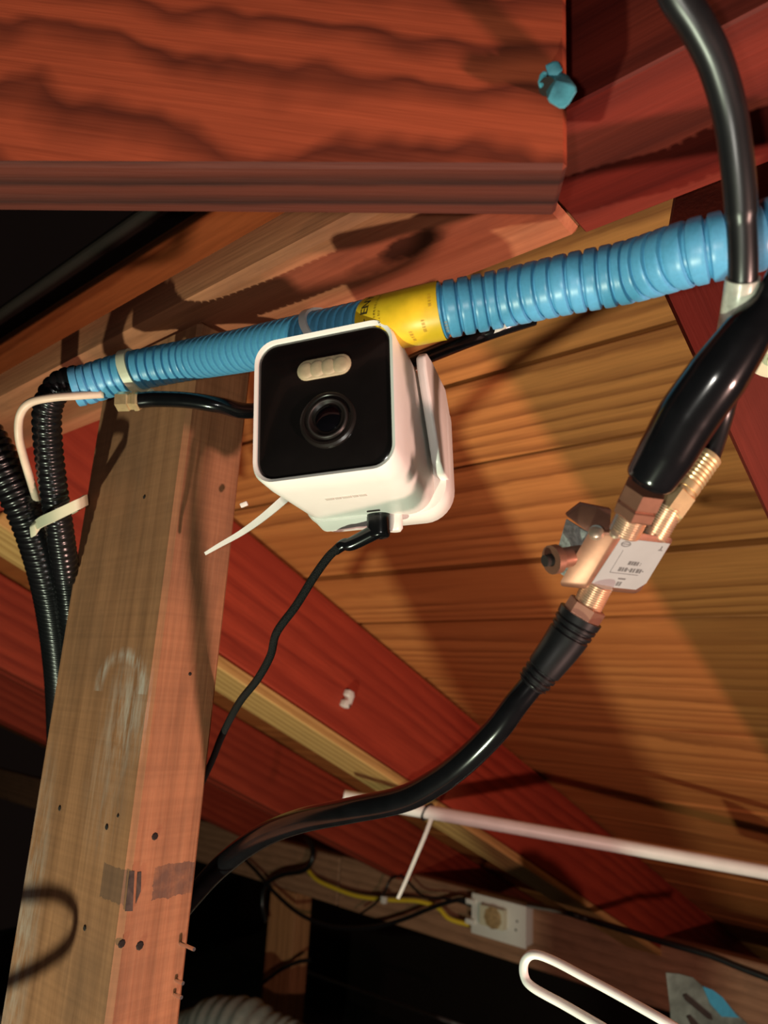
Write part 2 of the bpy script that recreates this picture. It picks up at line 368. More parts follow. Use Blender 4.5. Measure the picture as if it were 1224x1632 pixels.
own_knots(rp, 'knotty rafter', [(on_x(612, 1128, -.685), .010, .008, .85, 'z'), (on_x(470, 1015, -.685), .03, .010, .5, 'z'), (on_x(545, 1040, -.685), .012, .006, .5, 'z'), (on_x(770, 1165, -.685), .02, .012, .6, 'z')], RAFTER)
# ------------------------------------------------------------------ structure: beams and post
ZB = 0.176
xs = on_z(935, 380, ZB).x
hb = thing('header_board', 'tan stained header board crossing overhead, resting on the upright post', 'beam', ((-2.25+xs)/2, 0.199, ZB))
timber('board', ((-2.25+xs)/2, 0.199, ZB+0.0125), (XD, YD, ZD), (xs+2.25, 0.0602, 0.025), M['beam'], hb, bevel=0.0035)
rbk = timber('red_block', ((xs+0.5)/2+.0004, 0.199, ZB+0.0705), (XD, YD, ZD), (0.5-xs-0.0004, 0.060, 0.14), M['red_shaded'], None, bevel=0.0008)  # header's right run, its blocked lamp light put into a darker colour
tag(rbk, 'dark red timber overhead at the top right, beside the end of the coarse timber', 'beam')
own_knots(hb.children[0], 'knotty beam', [(on_z(655, 393, ZB), .017, .007, .9, 'y'), (on_z(600, 420, ZB), .02, .006, .4, 'y')], BEAM)
# upright 2x4: wide pale face to -Y, narrow red-lit edge to +X
PX, PY = -0.285, 0.180
ptop = ZB-0.0008; pbot = -1.68
CHp = on_y(190, 1100, PY); CH['x'] = CHp.z-(ptop+pbot)/2; CH['y'] = CHp.x-(PX-0.0445)
CH['t1'] = on_y(205, 1389, PY).z-(ptop+pbot)/2; CH['t0'] = on_y(203, 1447, PY).z-(ptop+pbot)/2
M['post'] = wood('weathered post', (0.27, 0.118, 0.054), (0.38, 0.172, 0.082), tint=(0.31, 0.142, 0.074), ring=30, amp=0.008, centre=(0,0.06,0.10), fibre=0.30, saw=0.16, grime=0.30, rand=False, extra=chalk)
post = timber('wooden_post', (PX-0.0445, PY+0.0175, (ptop+pbot)/2), (ZD, XD, YD), (ptop-pbot, 0.089, 0.035), M['post'], None, bevel=0.0022)
tag(post, 'upright two by four post with pale worn face and orange edge, left of the camera', 'post')
pc = V3((PX-0.0445, PY+0.0175, (ptop+pbot)/2)); post['_o'] = tuple(pc)
def on_post(mb, name, mat, **kw):
    o = mb.build(name, mat, None, **kw)
    wm = o.matrix_world.copy(); o.parent = post
    pm = Matrix([[0,1,0,pc.x],[0,0,1,pc.y],[1,0,0,pc.z],[0,0,0,1]])
    o.matrix_local = pm.inverted() @ Matrix.Translation(o['_o'])
    return o

# brace: coarse timber in front, its side face bright, its underside narrow and dark
K = 0.78*0.17
bn0, bn1, bf0, bf1 = [on_z(px, py, K) for px, py in ((0, 262), (905, 266), (0, 387), (942, 347))]
def along(p, q, k): return p+(q-p)*k
bdir = (bn1-bn0).normalized(); bside = V3((bdir.y, -bdir.x, 0)).normalized()
if bside.y > 0: bside = -bside
L0, L1 = 0.75, (bn1-bn0).length
wid = abs((bf1-bn1).dot(bside)); bc = bn1-bdir*((L0+L1)/2-0.0)+(-bside)*(wid/2)+ZD*0.08
end_n = bn1; 
brace = timber('brace_timber', bn1-bdir*0.30-bside*(wid/2)+ZD*0.08, (bdir, -bside, ZD), (0.60, wid, 0.16), M['brace'], None, bevel=0.0012)
M['brace_low'] = wood('dark brace underside', (0.008, 0.002, 0.0015), (0.075, 0.015, 0.008), ring=40, amp=0.01, centre=(0,0.03,0.02), fibre=0.25, bump=0.5)  # darker wood colour for the downward faces only
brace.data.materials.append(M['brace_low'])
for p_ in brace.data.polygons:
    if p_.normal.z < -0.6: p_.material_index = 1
tag(brace, 'coarse grained dark red timber across the top left, blue clip near its end', 'beam')
# ------------------------------------------------------------------ eave: plate boards, lower stud, duct
YPL = 1.83
def plate_board(label, pxa, pxb, ya, zt, zb):
    xa = on_y(pxa[0], pxa[1], ya).x if isinstance(pxa, tuple) else pxa
    xb = on_y(pxb[0], pxb[1], ya).x if isinstance(pxb, tuple) else pxb
    o = timber('plate_board', ((xa+xb)/2, ya+0.02, (zt+zb)/2), (XD, YD, ZD), (xb-xa-0.003, 0.04, zt-zb), M['plate'], None, bevel=0.004)
    return tag(o, label, 'board')
plate_board('long grey board at the far eave, left part behind the post', -5.2, (540, 1400), YPL, -0.503, -0.645)
plate_board('tan board at the far eave carrying the white outlet box', (540, 1400), 1.6, YPL-0.004, -0.500, -0.645)
sp0, sp1 = on_y(430, 1430, YPL+.002), on_y(472, 1430, YPL+.002)
stud = timber('short_stud', ((sp0.x+sp1.x)/2, YPL+0.04, -0.647-0.5), (ZD, XD, YD), (1.0, sp1.x-sp0.x, 0.076), M['stud'], None, bevel=0.003)
tag(stud, 'short tan stud standing below the far eave board, black wire across it', 'post')
def cord(name, label, cat, pts, r, mat, n=10, parent=None, k=10, group=None):
    mb = MB(); mb.sweep(curve(pts, k), r, n); o = mb.build(name, mat, parent)
    return tag(o, label, cat, group) if parent is None else o
dp = [on_y(-120, 1640, 1.5), on_y(60, 1668, 1.5), on_y(230, 1690, 1.5), on_y(360, 1642, 1.5), on_y(470, 1690, 1.55), on_y(640, 1720, 1.6), on_y(780, 1760, 1.65)]
dc = resample(curve(dp, 30), 0.007)
mb = MB(); mb.sweep(dc, lambda i: 0.080+0.004*math.sin(i*1.3)+0.003*math.sin(i*0.37), 40)
tag(mb.build('foil_duct', M['foil'], None, angle=80), 'silver foil duct lying in the dark behind the post, at the bottom edge', 'duct')
# ------------------------------------------------------------------ blue corrugated conduit
OD = 0.0185
CP = [(118, 617, .336), (140, 612, .337), (200, 594, .336), (300, 574, .329), (380, 560, .309), (450, 546, .289), (550, 527, .263), (645, 508, .243), (700, 496, .2375), (800, 476, .233), (900, 454, .2235), (1000, 434, .215), (1100, 404, .201), (1190, 382, .195), (1260, 362, .192), (1330, 342, .19), (1500, 292, .186), (1800, 200, .182)]
ccurve = resample(curve([at(*p) for p in CP], 24), 0.00045)
def nearest(px, py):
    best = None
    for i, p in enumerate(ccurve):
        q = (AX*p.x+AY*p.y+AZ*p.z)
        u = CX+FPX*q.x/q.z; d = abs(u-px)
        if best is None or d < best[0]: best = (d, i)
    return best[1]
PITCH = 10                                               # rings per corrugation
prof = [0.985, 1.0, 1.0, 1.0, 1.0, 1.0, 1.0, 0.985, 0.86, 0.86]
cond = thing('corrugated_conduit', 'bright blue corrugated tubing running across above the white camera', 'conduit', ccurve[0])
mb = MB(); i_end = len(ccurve)-1
mb.sweep(ccurve, lambda i: OD/2*prof[i % PITCH], 40, caps=False)
# wall of the open left end
mb.sweep([ccurve[6], ccurve[3], ccurve[0]], OD/2*0.84, 40, caps=False)
n0 = len(mb.v); 
mb.build('ribbed_tube', M['blue'], cond, angle=25)
ia, ib = nearest(597, 0), nearest(706, 0)
lab = MB(); lab.sweep(ccurve[ia:ib:6]+[ccurve[ib]], OD/2*1.035, 48, caps=False)
lab.sweep(ccurve[ia:ib:6]+[ccurve[ib]], OD/2*1.005, 48, caps=False)
lo = tag(lab.build('label', M['yellow'], cond), 'yellow printed wrap label')
def on_conduit(i, ang, r):
    """Point on the tubing: i index along it, ang measured from the side that faces the lens, positive upwards."""
    p = ccurve[i]; T = (ccurve[min(i+8, i_end)]-ccurve[max(i-8, 0)]).normalized()
    f = (-p).normalized(); f = (f-T*f.dot(T)).normalized(); up = T.cross(f)
    if up.z < 0: up = -up
    return p+f*math.cos(ang)*r+up*math.sin(ang)*r
def wrap_text(body, size, i0, ang0, name, mat, di=1.0, bold=0.0):
    vs, fs = text_shapes(body, size, bold); mb = MB(); r = OD/2*1.05
    pts = []
    for v in vs:
        k = i0+v.y/0.00045*(-1)                          # letter tops point to the left end; words read upwards
        i = int(max(0, min(i_end, round(k)))); pts.append(on_conduit(i, ang0+v.x/r, r))
    mb.add(pts, fs); return mb.build(name, mat, cond, smooth=False)
wrap_text('- ENT', 0.0046, ia+13, 0.12, 'print', M['ink'], bold=0.00012)
wrap_text('ELECTRICAL NONMETALLIC', 0.0014, ia+21, -0.6, 'print', M['ink'])
wrap_text('TUBING 1/2', 0.0016, ia+25, -0.4, 'print', M['ink'])
for k, (di, a0) in enumerate(((44, -0.9), (52, -0.6), (58, 0.2), (66, -0.8))):
    wrap_text('IIII II III II', 0.0012, ia+di, a0, 'print', M['faint_ink'])
# ivory tie round the tubing
def band(name, i, r, wdt, mat, parent=None, tilt=0.0, thick=0.0011):
    p = ccurve[i]; T = (ccurve[min(i+8, i_end)]-ccurve[max(i-8, 0)]).normalized()
    f = (-p).normalized(); f = (f-T*f.dot(T)).normalized(); up = T.cross(f); mb = MB(); n = 48
    ring = []
    for k in range(n):
        a = 2*math.pi*k/n; rad = f*math.cos(a)+up*math.sin(a); off = T*(tilt*math.sin(a))
        ring.append([p+off+rad*r-T*wdt/2, p+off+rad*(r+thick)-T*wdt/2, p+off+rad*(r+thick)+T*wdt/2, p+off+rad*r+T*wdt/2])
    ring.append(ring[0]); mb.loft(ring, caps=False); return mb.build(name, mat, parent)
it = nearest(212, 0)
t1 = thing('cable_tie', 'ivory cable tie round the blue tubing, above the gold connector', 'cable tie', ccurve[it], 'cable ties')
band('strap', it, OD/2*1.005, 0.0042, M['ivory'], t1, tilt=0.0012)
hp = on_conduit(it, -2.0, OD/2+0.003); mb = MB(); mb.box(hp, (ccurve[it+9]-ccurve[it], V3((0,0,1)), YD), (0.006, 0.0045, 0.0045)); mb.build('tie_head', M['ivory'], t1, bevel=0.0006)
# ------------------------------------------------------------------ black split looms and their tie
def loom(label, pts, r):
    c = resample(curve(pts, 30), 0.0006); mb = MB(); pr = [0.90, 0.97, 1.0, 1.0, 0.97, 0.90]
    mb.sweep(c, lambda i: r*pr[i % 6], 26); return tag(mb.build('split_loom', M['loom'], None, angle=50), label, 'cable loom', None)
loom('black corrugated loom curving down from the end of the blue tubing', [at(150, 606, .337), at(118, 606, .337), at(92, 618, .339), at(76, 650, .342), (at(76, 700, .347)), at(84, 770, .355), at(96, 850, .366), at(108, 930, .385), at(118, 1010, .405), at(128, 1100, .43), at(132, 1200, .46)], 0.0068)
loom('black corrugated loom entering from the left edge, tied to the curved loom', [at(-70, 640, .37), at(-20, 700, .37), at(16, 765, .372), at(50, 835, .379), at(76, 920, .396), at(90, 1000, .42), at(98, 1090, .45), at(100, 1200, .49)], 0.0098)
t2 = thing('cable_tie', 'ivory cable tie binding the two black looms beside the post', 'cable tie', at(95, 820, .355), 'cable ties')
mb = MB(); e0, e1 = at(54, 842, .372), at(134, 799, .352); tc_ = [at(54, 842, .372), at(64, 833, .3575), at(85, 823, .3475), at(110, 811, .345), at(128, 802, .347), at(136, 797, .356), at(134, 800, .385), at(90, 826, .40), at(58, 842, .39)]
cv = curve(tc_, 8); upv = at(100, 900, .37)-at(90, 800, .37); upv.normalize(); rings = []
for i, p in enumerate(cv):
    T = (cv[min(i+1, len(cv)-1)]-cv[max(i-1, 0)]).normalized(); nrm = T.cross(upv).normalized()
    rings.append([p-upv*0.0026+nrm*0.0005, p+upv*0.0026+nrm*0.0005, p+upv*0.0026-nrm*0.0005, p-upv*0.0026-nrm*0.0005])
mb.loft(rings); mb.build('strap', M['ivory'], t2)
mb = MB(); mb.box(at(56, 841, .3635), (e1-e0, upv, ND), (0.005, 0.0058, 0.0045)); mb.build('tie_head', M['ivory'], t2, bevel=0.0006)
cord('cream_wire', 'cream wire bending down out of the end of the blue tubing', 'wire', [at(165, 628, .333), at(120, 631, .329), at(82, 634, .328), at(48, 642, .33), at(32, 662, .332), at(30, 695, .336), at(38, 730, .344), at(50, 770, .356), at(62, 810, .385)], 0.0019, M['pink_wire'])
# ------------------------------------------------------------------ coax with gold connector passing behind the camera
cx = thing('coax_cable', 'black coax with gold plug, running across the post behind the camera', 'cable', at(206, 640, .325))
mb = MB(); mb.sweep(curve([at(222, 638, .326), at(250, 636, .325), at(300, 638, .322), at(350, 646, .322), at(400, 655, .33), at(500, 640, .352), at(600, 600, .352), at(690, 563, .315), at(770, 531, .29), at(850, 505, .29)], 10), 0.0036, 16); mb.build('cable', M['gloss_black'], cx)
mb = MB(); q0, q1 = at(187, 640, .327), at(224, 639, .326); d = q1-q0
mb.lathe(q0, d, [(0, .0030), (0.0005, .0046), (0.0058, .0046), (0.0062, .0040), (0.008, .0040), (0.0084, .0046), (0.0100, .0046), (0.0108, .0042)], 6); mb.build('plug', M['brass'], cx, angle=20)
# ------------------------------------------------------------------ security camera
FCm = V3(((512.8-CX)/FPX*0.24, (640.6-CY)/FPX*0.24, 0.24))
u3, v3, w3 = V3((.936, -.101, -.336)), V3((.024, .974, -.226)), V3((.35, .204, .914))
wb3 = V3((.30, .28, .91)).normalized()
def cp(a, b, c, back=None):                              # a right, b down, c backwards
    return c2w(FCm+u3*a+v3*b+(wb3 if back is None else back)*c)
def rr(hw, hh, rad, c, n=8, off=(0, 0)):
    out = []
    for sx, sy, a0 in ((1, 1, 0), (-1, 1, 90), (-1, -1, 180), (1, -1, 270)):
        for k in range(n+1):
            a = math.radians(a0+90*k/n); out.append(cp(off[0]+sx*(hw-rad)+rad*math.cos(a), off[1]+sy*(hh-rad)+rad*math.sin(a), c))
    return out
sc_ = thing('security_camera', 'white cube security camera with black glass front, strapped under the blue tubing', 'camera', cp(0, 0, 0.03))
h = 0.0262
mb = MB(); mb.loft([rr(h-0.0019, h-0.0019, .0068, .0035), rr(h-0.0017, h-0.0017, .0070, 0.0), rr(h-0.0006, h-0.0006, .0078, -.0005), rr(h, h, .0080, .0008), rr(h+.0003, h+.0003, .0080, .010), rr(h-.0002, h-.0002, .0085, .048), rr(h-.0016, h-.0016, .0095, .054), rr(h-.007, h-.007, .010, .0565)])
mb.build('body', M['white'], sc_, angle=50)
mb = MB(); g = h-0.0020; mb.loft([rr(g, g, .0066, .003), rr(g, g, .0066, .0009), rr(g-.0008, g-.0008, .0062, .0004), rr(g*.5, g*.5, .004, .0002)])
gp = mb.build('front_glass', M['black_glass'], sc_, angle=50)
# lamp window: four milky lobes in a pill
mb = MB(); lx = []
def stad(x0, x1, y, r, c, n=10, slope=-0.0):
    o = []
    for k in range(n+1): a = math.radians(-90+180*k/n); o.append(cp(x1+r*math.cos(a), y+r*math.sin(a), c))
    for k in range(n+1): a = math.radians(90+180*k/n); o.append(cp(x0+r*math.cos(a), y+r*math.sin(a), c))
    return o
mb.loft([stad(-0.0055, 0.0072, -0.0122, .0036, .0006), stad(-0.0055, 0.0072, -0.0122, .0036, -.0002), stad(-0.0055, 0.0072, -0.0122, .0032, -.0005)])
lw = mb.build('lamp_window', M['led'], sc_, angle=50)
for k in range(4):
    mb = MB(); c0 = cp(-0.0055+0.00423*k, -0.0122, -0.0004); ax = cp(0, 0, -1)-cp(0, 0, 0)
    mb.lathe(c0, ax, [(0, .0032), (0.0003, .0029), (0.0006, .0020), (0.0007, .0006)], 18); mb.build('lamp_lens', M['led'], lw)
LX, LY = 0.0023, 0.0064; ax = cp(0, 0, -1)-cp(0, 0, 0)
mb = MB(); c0 = cp(LX, LY, 0.0)
mb.lathe(c0, ax, [(-0.001, .0100), (0.0003, .0100), (0.0008, .0092), (0.0008, .0084), (0.0003, .0080), (0.0003, .0074), (0.0010, .0070), (0.0010, .0062), (0.0002, .0052), (0.0001, .0040)], 40)
lb = mb.build('lens', M['lens_dark'], sc_, angle=30)
mb = MB(); mb.lathe(c0, ax, [(0.0009, .00705), (0.0012, .0068), (0.0012, .0064), (0.0009, .0062)], 40, caps=False); mb.build('lens_ring', M['lens_ring'], lb)
mb = MB(); mb.lathe(c0, ax, [(0.0, .0046), (0.0008, .0043), (0.0015, .0030), (0.0018, .0014), (0.00185, .0002)], 32); mb.build('lens_glass', M['lens_glass'], lb)
# cradle that grips the body from behind: two side arms and a back plate
def arm(side):
    mb = MB(); x0 = side*(h+0.0012); x1 = side*(h+0.0048)
    out = [(.034, -.0262), (.026, -.0255), (.0225, -.0225), (.0235, -.018), (.037, .004), (.0405, .0105), (.046, .013), (.060, .013), (.063, .009), (.062, -.018), (.056, -.0255)]
    if side < 0: out = [(.020, -.0215), (.016, -.0185), (.020, -.004), (.030, .004), (.060, .006), (.060, -.0215)]
    mb.prism([cp(x0, b, c) for c, b in out], cp(x1, 0, 0)-cp(x0, 0, 0)); return mb.build('bracket_arm', M['white'], sc_, bevel=0.0012, seg=3)
arm(1); arm(-1)
mb = MB(); mb.loft([rr(h+.0040, h-.001, .011, .0525, off=(0, -.0005)), rr(h+.0048, h+.000, .012, .055, off=(0, -.0005)), rr(h+.0048, h, .012, .064, off=(0, -.0005)), rr(h+.002, h-.003, .011, .068)])
mb.build('back_plate', M['white'], sc_, angle=50)
# seam and port details underneath
def under(a, c, da, dc, name, mat, t=0.0004, b=None):
    bb = h+0.0002 if b is None else b
    mb = MB(); mb.prism([cp(a, bb, c), cp(a+da, bb, c), cp(a+da, bb, c+dc), cp(a, bb, c+dc)], cp(0, t, 0)-cp(0, 0, 0)); return mb.build(name, mat, sc_, smooth=False)
M['mark'] = plain('pale grey print', (0.55, 0.50, 0.45), 0.5, var=0.1)
for k, (a, da) in enumerate(((-0.0070, .0030), (-0.0034, .0022), (-0.0006, .0034), (0.0034, .0018), (0.0058, .0026))):
    under(a, .0195, da, .0016, 'print_mark', M['mark'], 0.00025)
under(0.0022, .0385, .0052, .0006, 'slot', M['hole'], 0.0003)
mb = MB(); mb.lathe(cp(0.0098, h-0.001, .0500), cp(0, 1, 0)-cp(0, 0, 0), [(0, .0030), (0.0055, .0030), (0.0066, .0022)], 16); tag(mb.build('port_flap', M['white'], sc_), 'small white rubber flap beside the plug')
# small foot at the back left of the underside
mb = MB(); mb.loft([rr(.013, .006, .004, .044, off=(-.010, h-.0052)), rr(.013, .0065, .004, .047, off=(-.010, h-.0050)), rr(.0145, .0065, .004, .0535, off=(-.009, h-.0045))]); mb.build('foot', M['white'], sc_)
# USB lead
usb = thing('usb_cable', 'black braided usb lead plugged into the bottom of the camera', 'cable', cp(0.0045, h, .045))
mb = MB(); pd = cp(0, 1, 0)-cp(0, 0, 0); p0 = cp(0.0045, h-.0005, .0455)
mb.loft([[p0+pd*hh+(cp(1,0,0)-cp(0,0,0))*math.cos(2*math.pi*k/20)*.0046*s+(cp(0,0,1)-cp(0,0,0))*math.sin(2*math.pi*k/20)*.0034*s for k in range(20)] for hh, s in ((-0.001, 1), (0.0078, 1), (0.0088, .93), (0.0092, .8))]); mb.build('plug', M['gloss_black'], usb)
pe = p0+pd*0.0062
mb = MB(); mb.sweep(curve([pe, at(562, 866, .276), at(548, 868, .277), at(534, 878, .278)], 8), lambda i: .0031-.00005*i, 16); mb.build('strain_relief', M['gloss_black'], usb)
mb = MB(); mb.sweep(curve([at(540, 873, .277), at(524, 887, .278), at(500, 920, .28), at(472, 965, .284), at(441, 1008, .29), at(431, 1045, .296), at(410, 1083, .305), at(380, 1122, .32), at(354, 1172, .345), at(338, 1212, .37), at(315, 1262, .40)], 10), .0017, 12); mb.build('lead', M['braid'], usb)
# white tie that straps the camera to the tubing
t3 = thing('cable_tie', 'white cable tie strapping the camera to the blue tubing, long tail over the post', 'cable tie', at(520, 520, .27), 'cable ties')
band('strap', nearest(527, 0), OD/2*1.01, 0.0038, M['tie'], t3, tilt=0.0085)
def strip(pts, w0, w1, side, mat, name, parent, th=0.0012):
    cv = curve(pts, 8); mb = MB(); rings = []
    for i, p in enumerate(cv):
        T = (cv[min(i+1, len(cv)-1)]-cv[max(i-1, 0)]).normalized(); s = (V3(side)-T*V3(side).dot(T)).normalized(); nn = T.cross(s)
        wd = w0+(w1-w0)*i/(len(cv)-1)
        rings.append([p-s*wd/2-nn*th/2, p+s*wd/2-nn*th/2, p+s*wd/2+nn*th/2, p-s*wd/2+nn*th/2])
    mb.loft(rings); return mb.build(name, mat, parent, bevel=0)
sd = at(400, 900, .3)-at(360, 820, .3)
strip([at(492, 760, .315), at(455, 794, .297), at(420, 824, .300), at(385, 849, .306), at(350, 869, .312), at(328, 882, .317)], .0040, .0014, sd, M['tie'], 'tail', t3)
mb = MB(); mb.box(at(389, 804, .34), (c2w((1, -.4, 0)), c2w((.4, 1, 0)), c2w((0, 0, 1))), (.0036, .0022, .002)); mb.build('tie_tip', M['tie'], t3, bevel=.0005)
strip([at(660, 588, .33), at(690, 571, .315), at(730, 552, .30), at(778, 532, .288), at(820, 512, .28)], .0022, .0018, c2w((.3, 1, 0)), M['tie'], 'tail', t3)

# ------------------------------------------------------------------ splitter with its leads
def lc(x, y, z): return c2w((x, y, z))
S0 = V3((.0634, .0049, .195)); SU = V3((.0189, .0025, .0085)); SV = V3((-.0067, .0169, .010)); SN = V3((-.0061, -.0003, .0048))
def sp(a, b, c=0.0): return c2w(S0+SU*a+SV*b+SN*c)
spl = thing('cable_splitter', 'copper coloured cable splitter with grey label, hanging between black coax leads', 'splitter', sp(.5, .5, .5))
def rq(ins, c, rad=0.10, n=4):
    o = []
    for cx_, cy_, a0 in ((1-ins, 1-ins, 0), (ins, 1-ins, 90), (ins, ins, 180), (1-ins, ins, 270)):
        x = cx_-rad if cx_ > .5 else cx_+rad; y = cy_-rad if cy_ > .5 else cy_+rad
        for k in range(n+1): a = math.radians(a0+90*k/n); o.append(sp(x+rad*math.cos(a), y+rad*math.sin(a), c))
    return o
mb = MB(); mb.loft([rq(.05, -.03), rq(.0, .04), rq(0, 1.0), rq(.04, 1.08)]); mb.build('housing', M['copper'], spl, angle=50)
lq = [(.10, .12), (.94, .10), (.97, .80), (.86, .93), (.06, .93)]
mb = MB(); mb.prism([sp(a, b, -.03) for a, b in lq], sp(0, 0, -.05)-sp(0, 0, -.03)); lbl = mb.build('label', M['label'], spl, smooth=False)
def ink(quads, name='print'):
    mb = MB()
    for a, b, da, db in quads: mb.prism([sp(a, b, -.0505), sp(a+da, b, -.0505), sp(a+da, b+db, -.0505), sp(a, b+db, -.0505)], sp(0, 0, -.006)-sp(0, 0, 0))
    o = mb.build(name, M['label_ink'], lbl, smooth=False); return o
def splitter_text(body, a, b, size, bold=0.0):
    vs, fs = text_shapes(body, 1.0, bold); mb = MB()
    mb.add([sp(a+v.x*size, b-v.y*size, -.056) for v in vs], fs); return mb.build('print', M['label_ink'], lbl, smooth=False)
# oval mark, corner mark, block lettering too small to read, thin rules
mb = MB(); o_, i_ = [], []
for k in range(24):
    a = 2*math.pi*k/24; o_.append(sp(.225+.085*math.cos(a), .20+.045*math.sin(a), -.054)); i_.append(sp(.225+.065*math.cos(a), .20+.028*math.sin(a), -.054))
mb.loft([o_, i_], caps=False); mb.build('print', M['label_ink'], lbl, smooth=False)
ink([(.165, .193, .12, .014)]); ink([(.83, .16, .02, .06), (.81, .22, .07, .016)])
ink([(.45, .46, .045, .065), (.505, .46, .03, .065), (.545, .46, .045, .065), (.60, .46, .03, .065), (.66, .475, .014, .014), (.66, .505, .014, .014)])
ink([(.35, .575, .05, .07), (.41, .575, .03, .07), (.455, .575, .045, .07), (.515, .60, .02, .018), (.55, .575, .04, .07), (.605, .575, .03, .07), (.66, .575, .05, .07), (.72, .575, .03, .07), (.765, .60, .025, .018)])
ink([(.24, .675, .50, .010), (.235, .20+.10, .008, .38)])
ink([(.44, .755, .13, .028), (.46, .82, .04, .075), (.51, .82, .035, .075)])
# ports: threaded stubs on the top and bottom edges
pdir = (sp(.5, 0)-sp(.5, 1)).normalized()
def px_dir(p, q): return (q-p).normalized()
def thread(mb, p, d, L, r, n=20):
    pr = [(0, r*.92)]; k = 0; step = 0.0007
    while k*step < L: pr += [(k*step, r*.92), (k*step+step*.5, r)]; k += 1
    pr.append((L, r*.92)); mb.lathe(p, d, pr, n)
tL0, tL1 = at(1000, 838, .1955), at(1024, 790, .1905)
tR0, tR1 = at(1044, 846, .2050), at(1066, 808, .2040)
bo0, bo1 = at(951, 936, .2075), at(936, 966, .2095)
for p, q in ((tL0, tL1), (tR0, tR1), (bo0, bo1)):
    mb = MB(); thread(mb, p-(q-p)*0.25, q-p, (q-p).length*1.25, .0043); mb.build('port', M['nickel'], spl, angle=20)
# earth plate, screw barrel and mounting ear on the left
mb = MB(); pl = [at(903, 829, .212), at(949, 857, .2015), at(923, 936, .2115), at(881, 906, .222)]; mb.prism(pl, c2w((.0002, -.0006, .0012))); mb.build('earth_plate', M['zinc'], spl, bevel=.0003)
mb = MB(); g0, g1 = at(930, 884, .209), at(868, 894, .203); mb.lathe(g0, g1-g0, [(0, .0030), (.0085, .0030), (.0095, .0042), (.0118, .0042), (.0118, .0019), (.0090, .0018)], 18, caps=False); mb.build('screw_barrel', M['copper'], spl, angle=30)
mb = MB(); mb.lathe(at(868, 894, .2035), g0-g1, [(0, .0017), (.003, .0017)], 12); mb.build('screw_hole', M['hole'], spl)
mb = MB(); e = [at(902, 822, .2085), at(912, 814, .209), at(926, 803, .2095), at(975, 813, .2065), at(972, 850, .203), at(942, 852, .205)]; mb.prism(e, c2w((0, -.0008, .0016))); mb.build('mounting_ear', M['copper'], spl, bevel=.0004)
mb = MB(); k0 = at(950, 850, .1985); mb.lathe(k0, c2w((-.3, -.5, -.8)), [(0, .0022), (.0012, .0020), (.0016, .0012), (.0016, .0003)], 14); mb.build('rivet', M['nickel'], spl)
mb = MB(); k0 = at(981, 850, .1945); mb.lathe(k0, c2w((-.1, -.5, -.85)), [(0, .0017), (.0008, .0014), (.001, .0003)], 14); mb.build('rivet', M['nickel'], spl)
# hex nuts + leads
def nut(p, d, L, r, mat, parent, name='nut', ph=0.3):
    mb = MB(); mb.lathe(p, d, [(0, r*.90), (L*.08, r), (L*.92, r), (L, r*.9)], 6, phase=ph); return mb.build(name, mat, parent, smooth=False)
# lead with the fat black weather boot
bl = thing('coax_cable', 'coax lead in a fat glossy black boot rising from the splitter to the right edge', 'cable', at(1010, 800, .192))
mb = MB(); n0, n1 = at(1009, 820, .193), at(1029, 778, .1885); mb.lathe(n0, n1-n0, [(0, .0054), (.0006, .0058), (.0030, .0058), (.0036, .0050), (.0042, .0058), (.0085, .0058)], 6, phase=.2); mb.build('nut', M['copper'], bl, smooth=False)
bp = curve([at(1030, 772, .188), at(1062, 722, .184), at(1096, 664, .180), at(1144, 598, .175), at(1195, 525, .171), at(1222, 478, .169), at(1240, 440, .167)], 10)
br = [.0062, .0072, .0075, .0073, .0058, .0032, .0027]
def lerp_list(l, f): i = min(int(f), len(l)-2); return l[i]+(l[i+1]-l[i])*(f-i)
mb = MB(); N = len(bp)-1; mb.sweep(bp, lambda i: (lerp_list(br, i/N*(len(br)-1)))*(1 if i > 1 else (.8 if i == 0 else .95)), 28); mb.build('weather_boot', M['gloss_black'], bl)
mb = MB(); mb.sweep(curve([at(1238, 444, .167), at(1262, 392, .165), at(1300, 320, .163), at(1350, 240, .16), at(1420, 80, .158), at(1450, -150, .16)], 8), .0027, 14); mb.build('cable', M['gloss_black'], bl)
# lead with the gold compression plug that rises behind the boot
gl = thing('coax_cable', 'black coax with gold compression plug, curving from the splitter up past the blue tubing', 'cable', at(1065, 810, .204))
d = at(1118, 738, .2065)-at(1062, 816, .2045)
nut(at(1060, 818, .2045), d, .0075, .0052, M['brass'], gl)
mb = MB(); q = at(1080, 790, .2052); pr = [(0, .0044), (.0018, .0044), (.0018, .0040), (.0024, .0040), (.0024, .0044)]
for k in range(7): pr += [(.0044+k*.0013, .0045), (.0049+k*.0013, .0042), (.0055+k*.0013, .0045)]
pr += [(.0146, .0045), (.0150, .0040)]; mb.lathe(q, d, pr, 24); mb.build('compression_plug', M['brass'], gl, angle=25)
cpts = [at(930, -330, .15), at(1020, -160, .147), at(1060, -60, .146), at(1078, -10, .148), at(1110, 40, .150), at(1140, 100, .153), at(1163, 180, .157), at(1176, 270, .161), at(1182, 350, .165), at(1184, 440, .170), at(1176, 490, .175), at(1166, 540, .186), at(1162, 600, .1985), at(1150, 660, .2055), at(1128, 728, .2065), at(1118, 742, .2065)]
mb = MB(); mb.sweep(curve(cpts, 10), lambda i: .0036 if i < 80 else .0033, 18); mb.build('cable', M['black'], gl)
mb = MB(); mb.sweep(curve([at(1184, 443, .1702), at(1177, 487, .1746), at(1166, 540, .186)], 8), .0039, 20); tag(mb.build('sleeve', M['sleeve'], gl), 'frosted grey sleeve on the black cable')
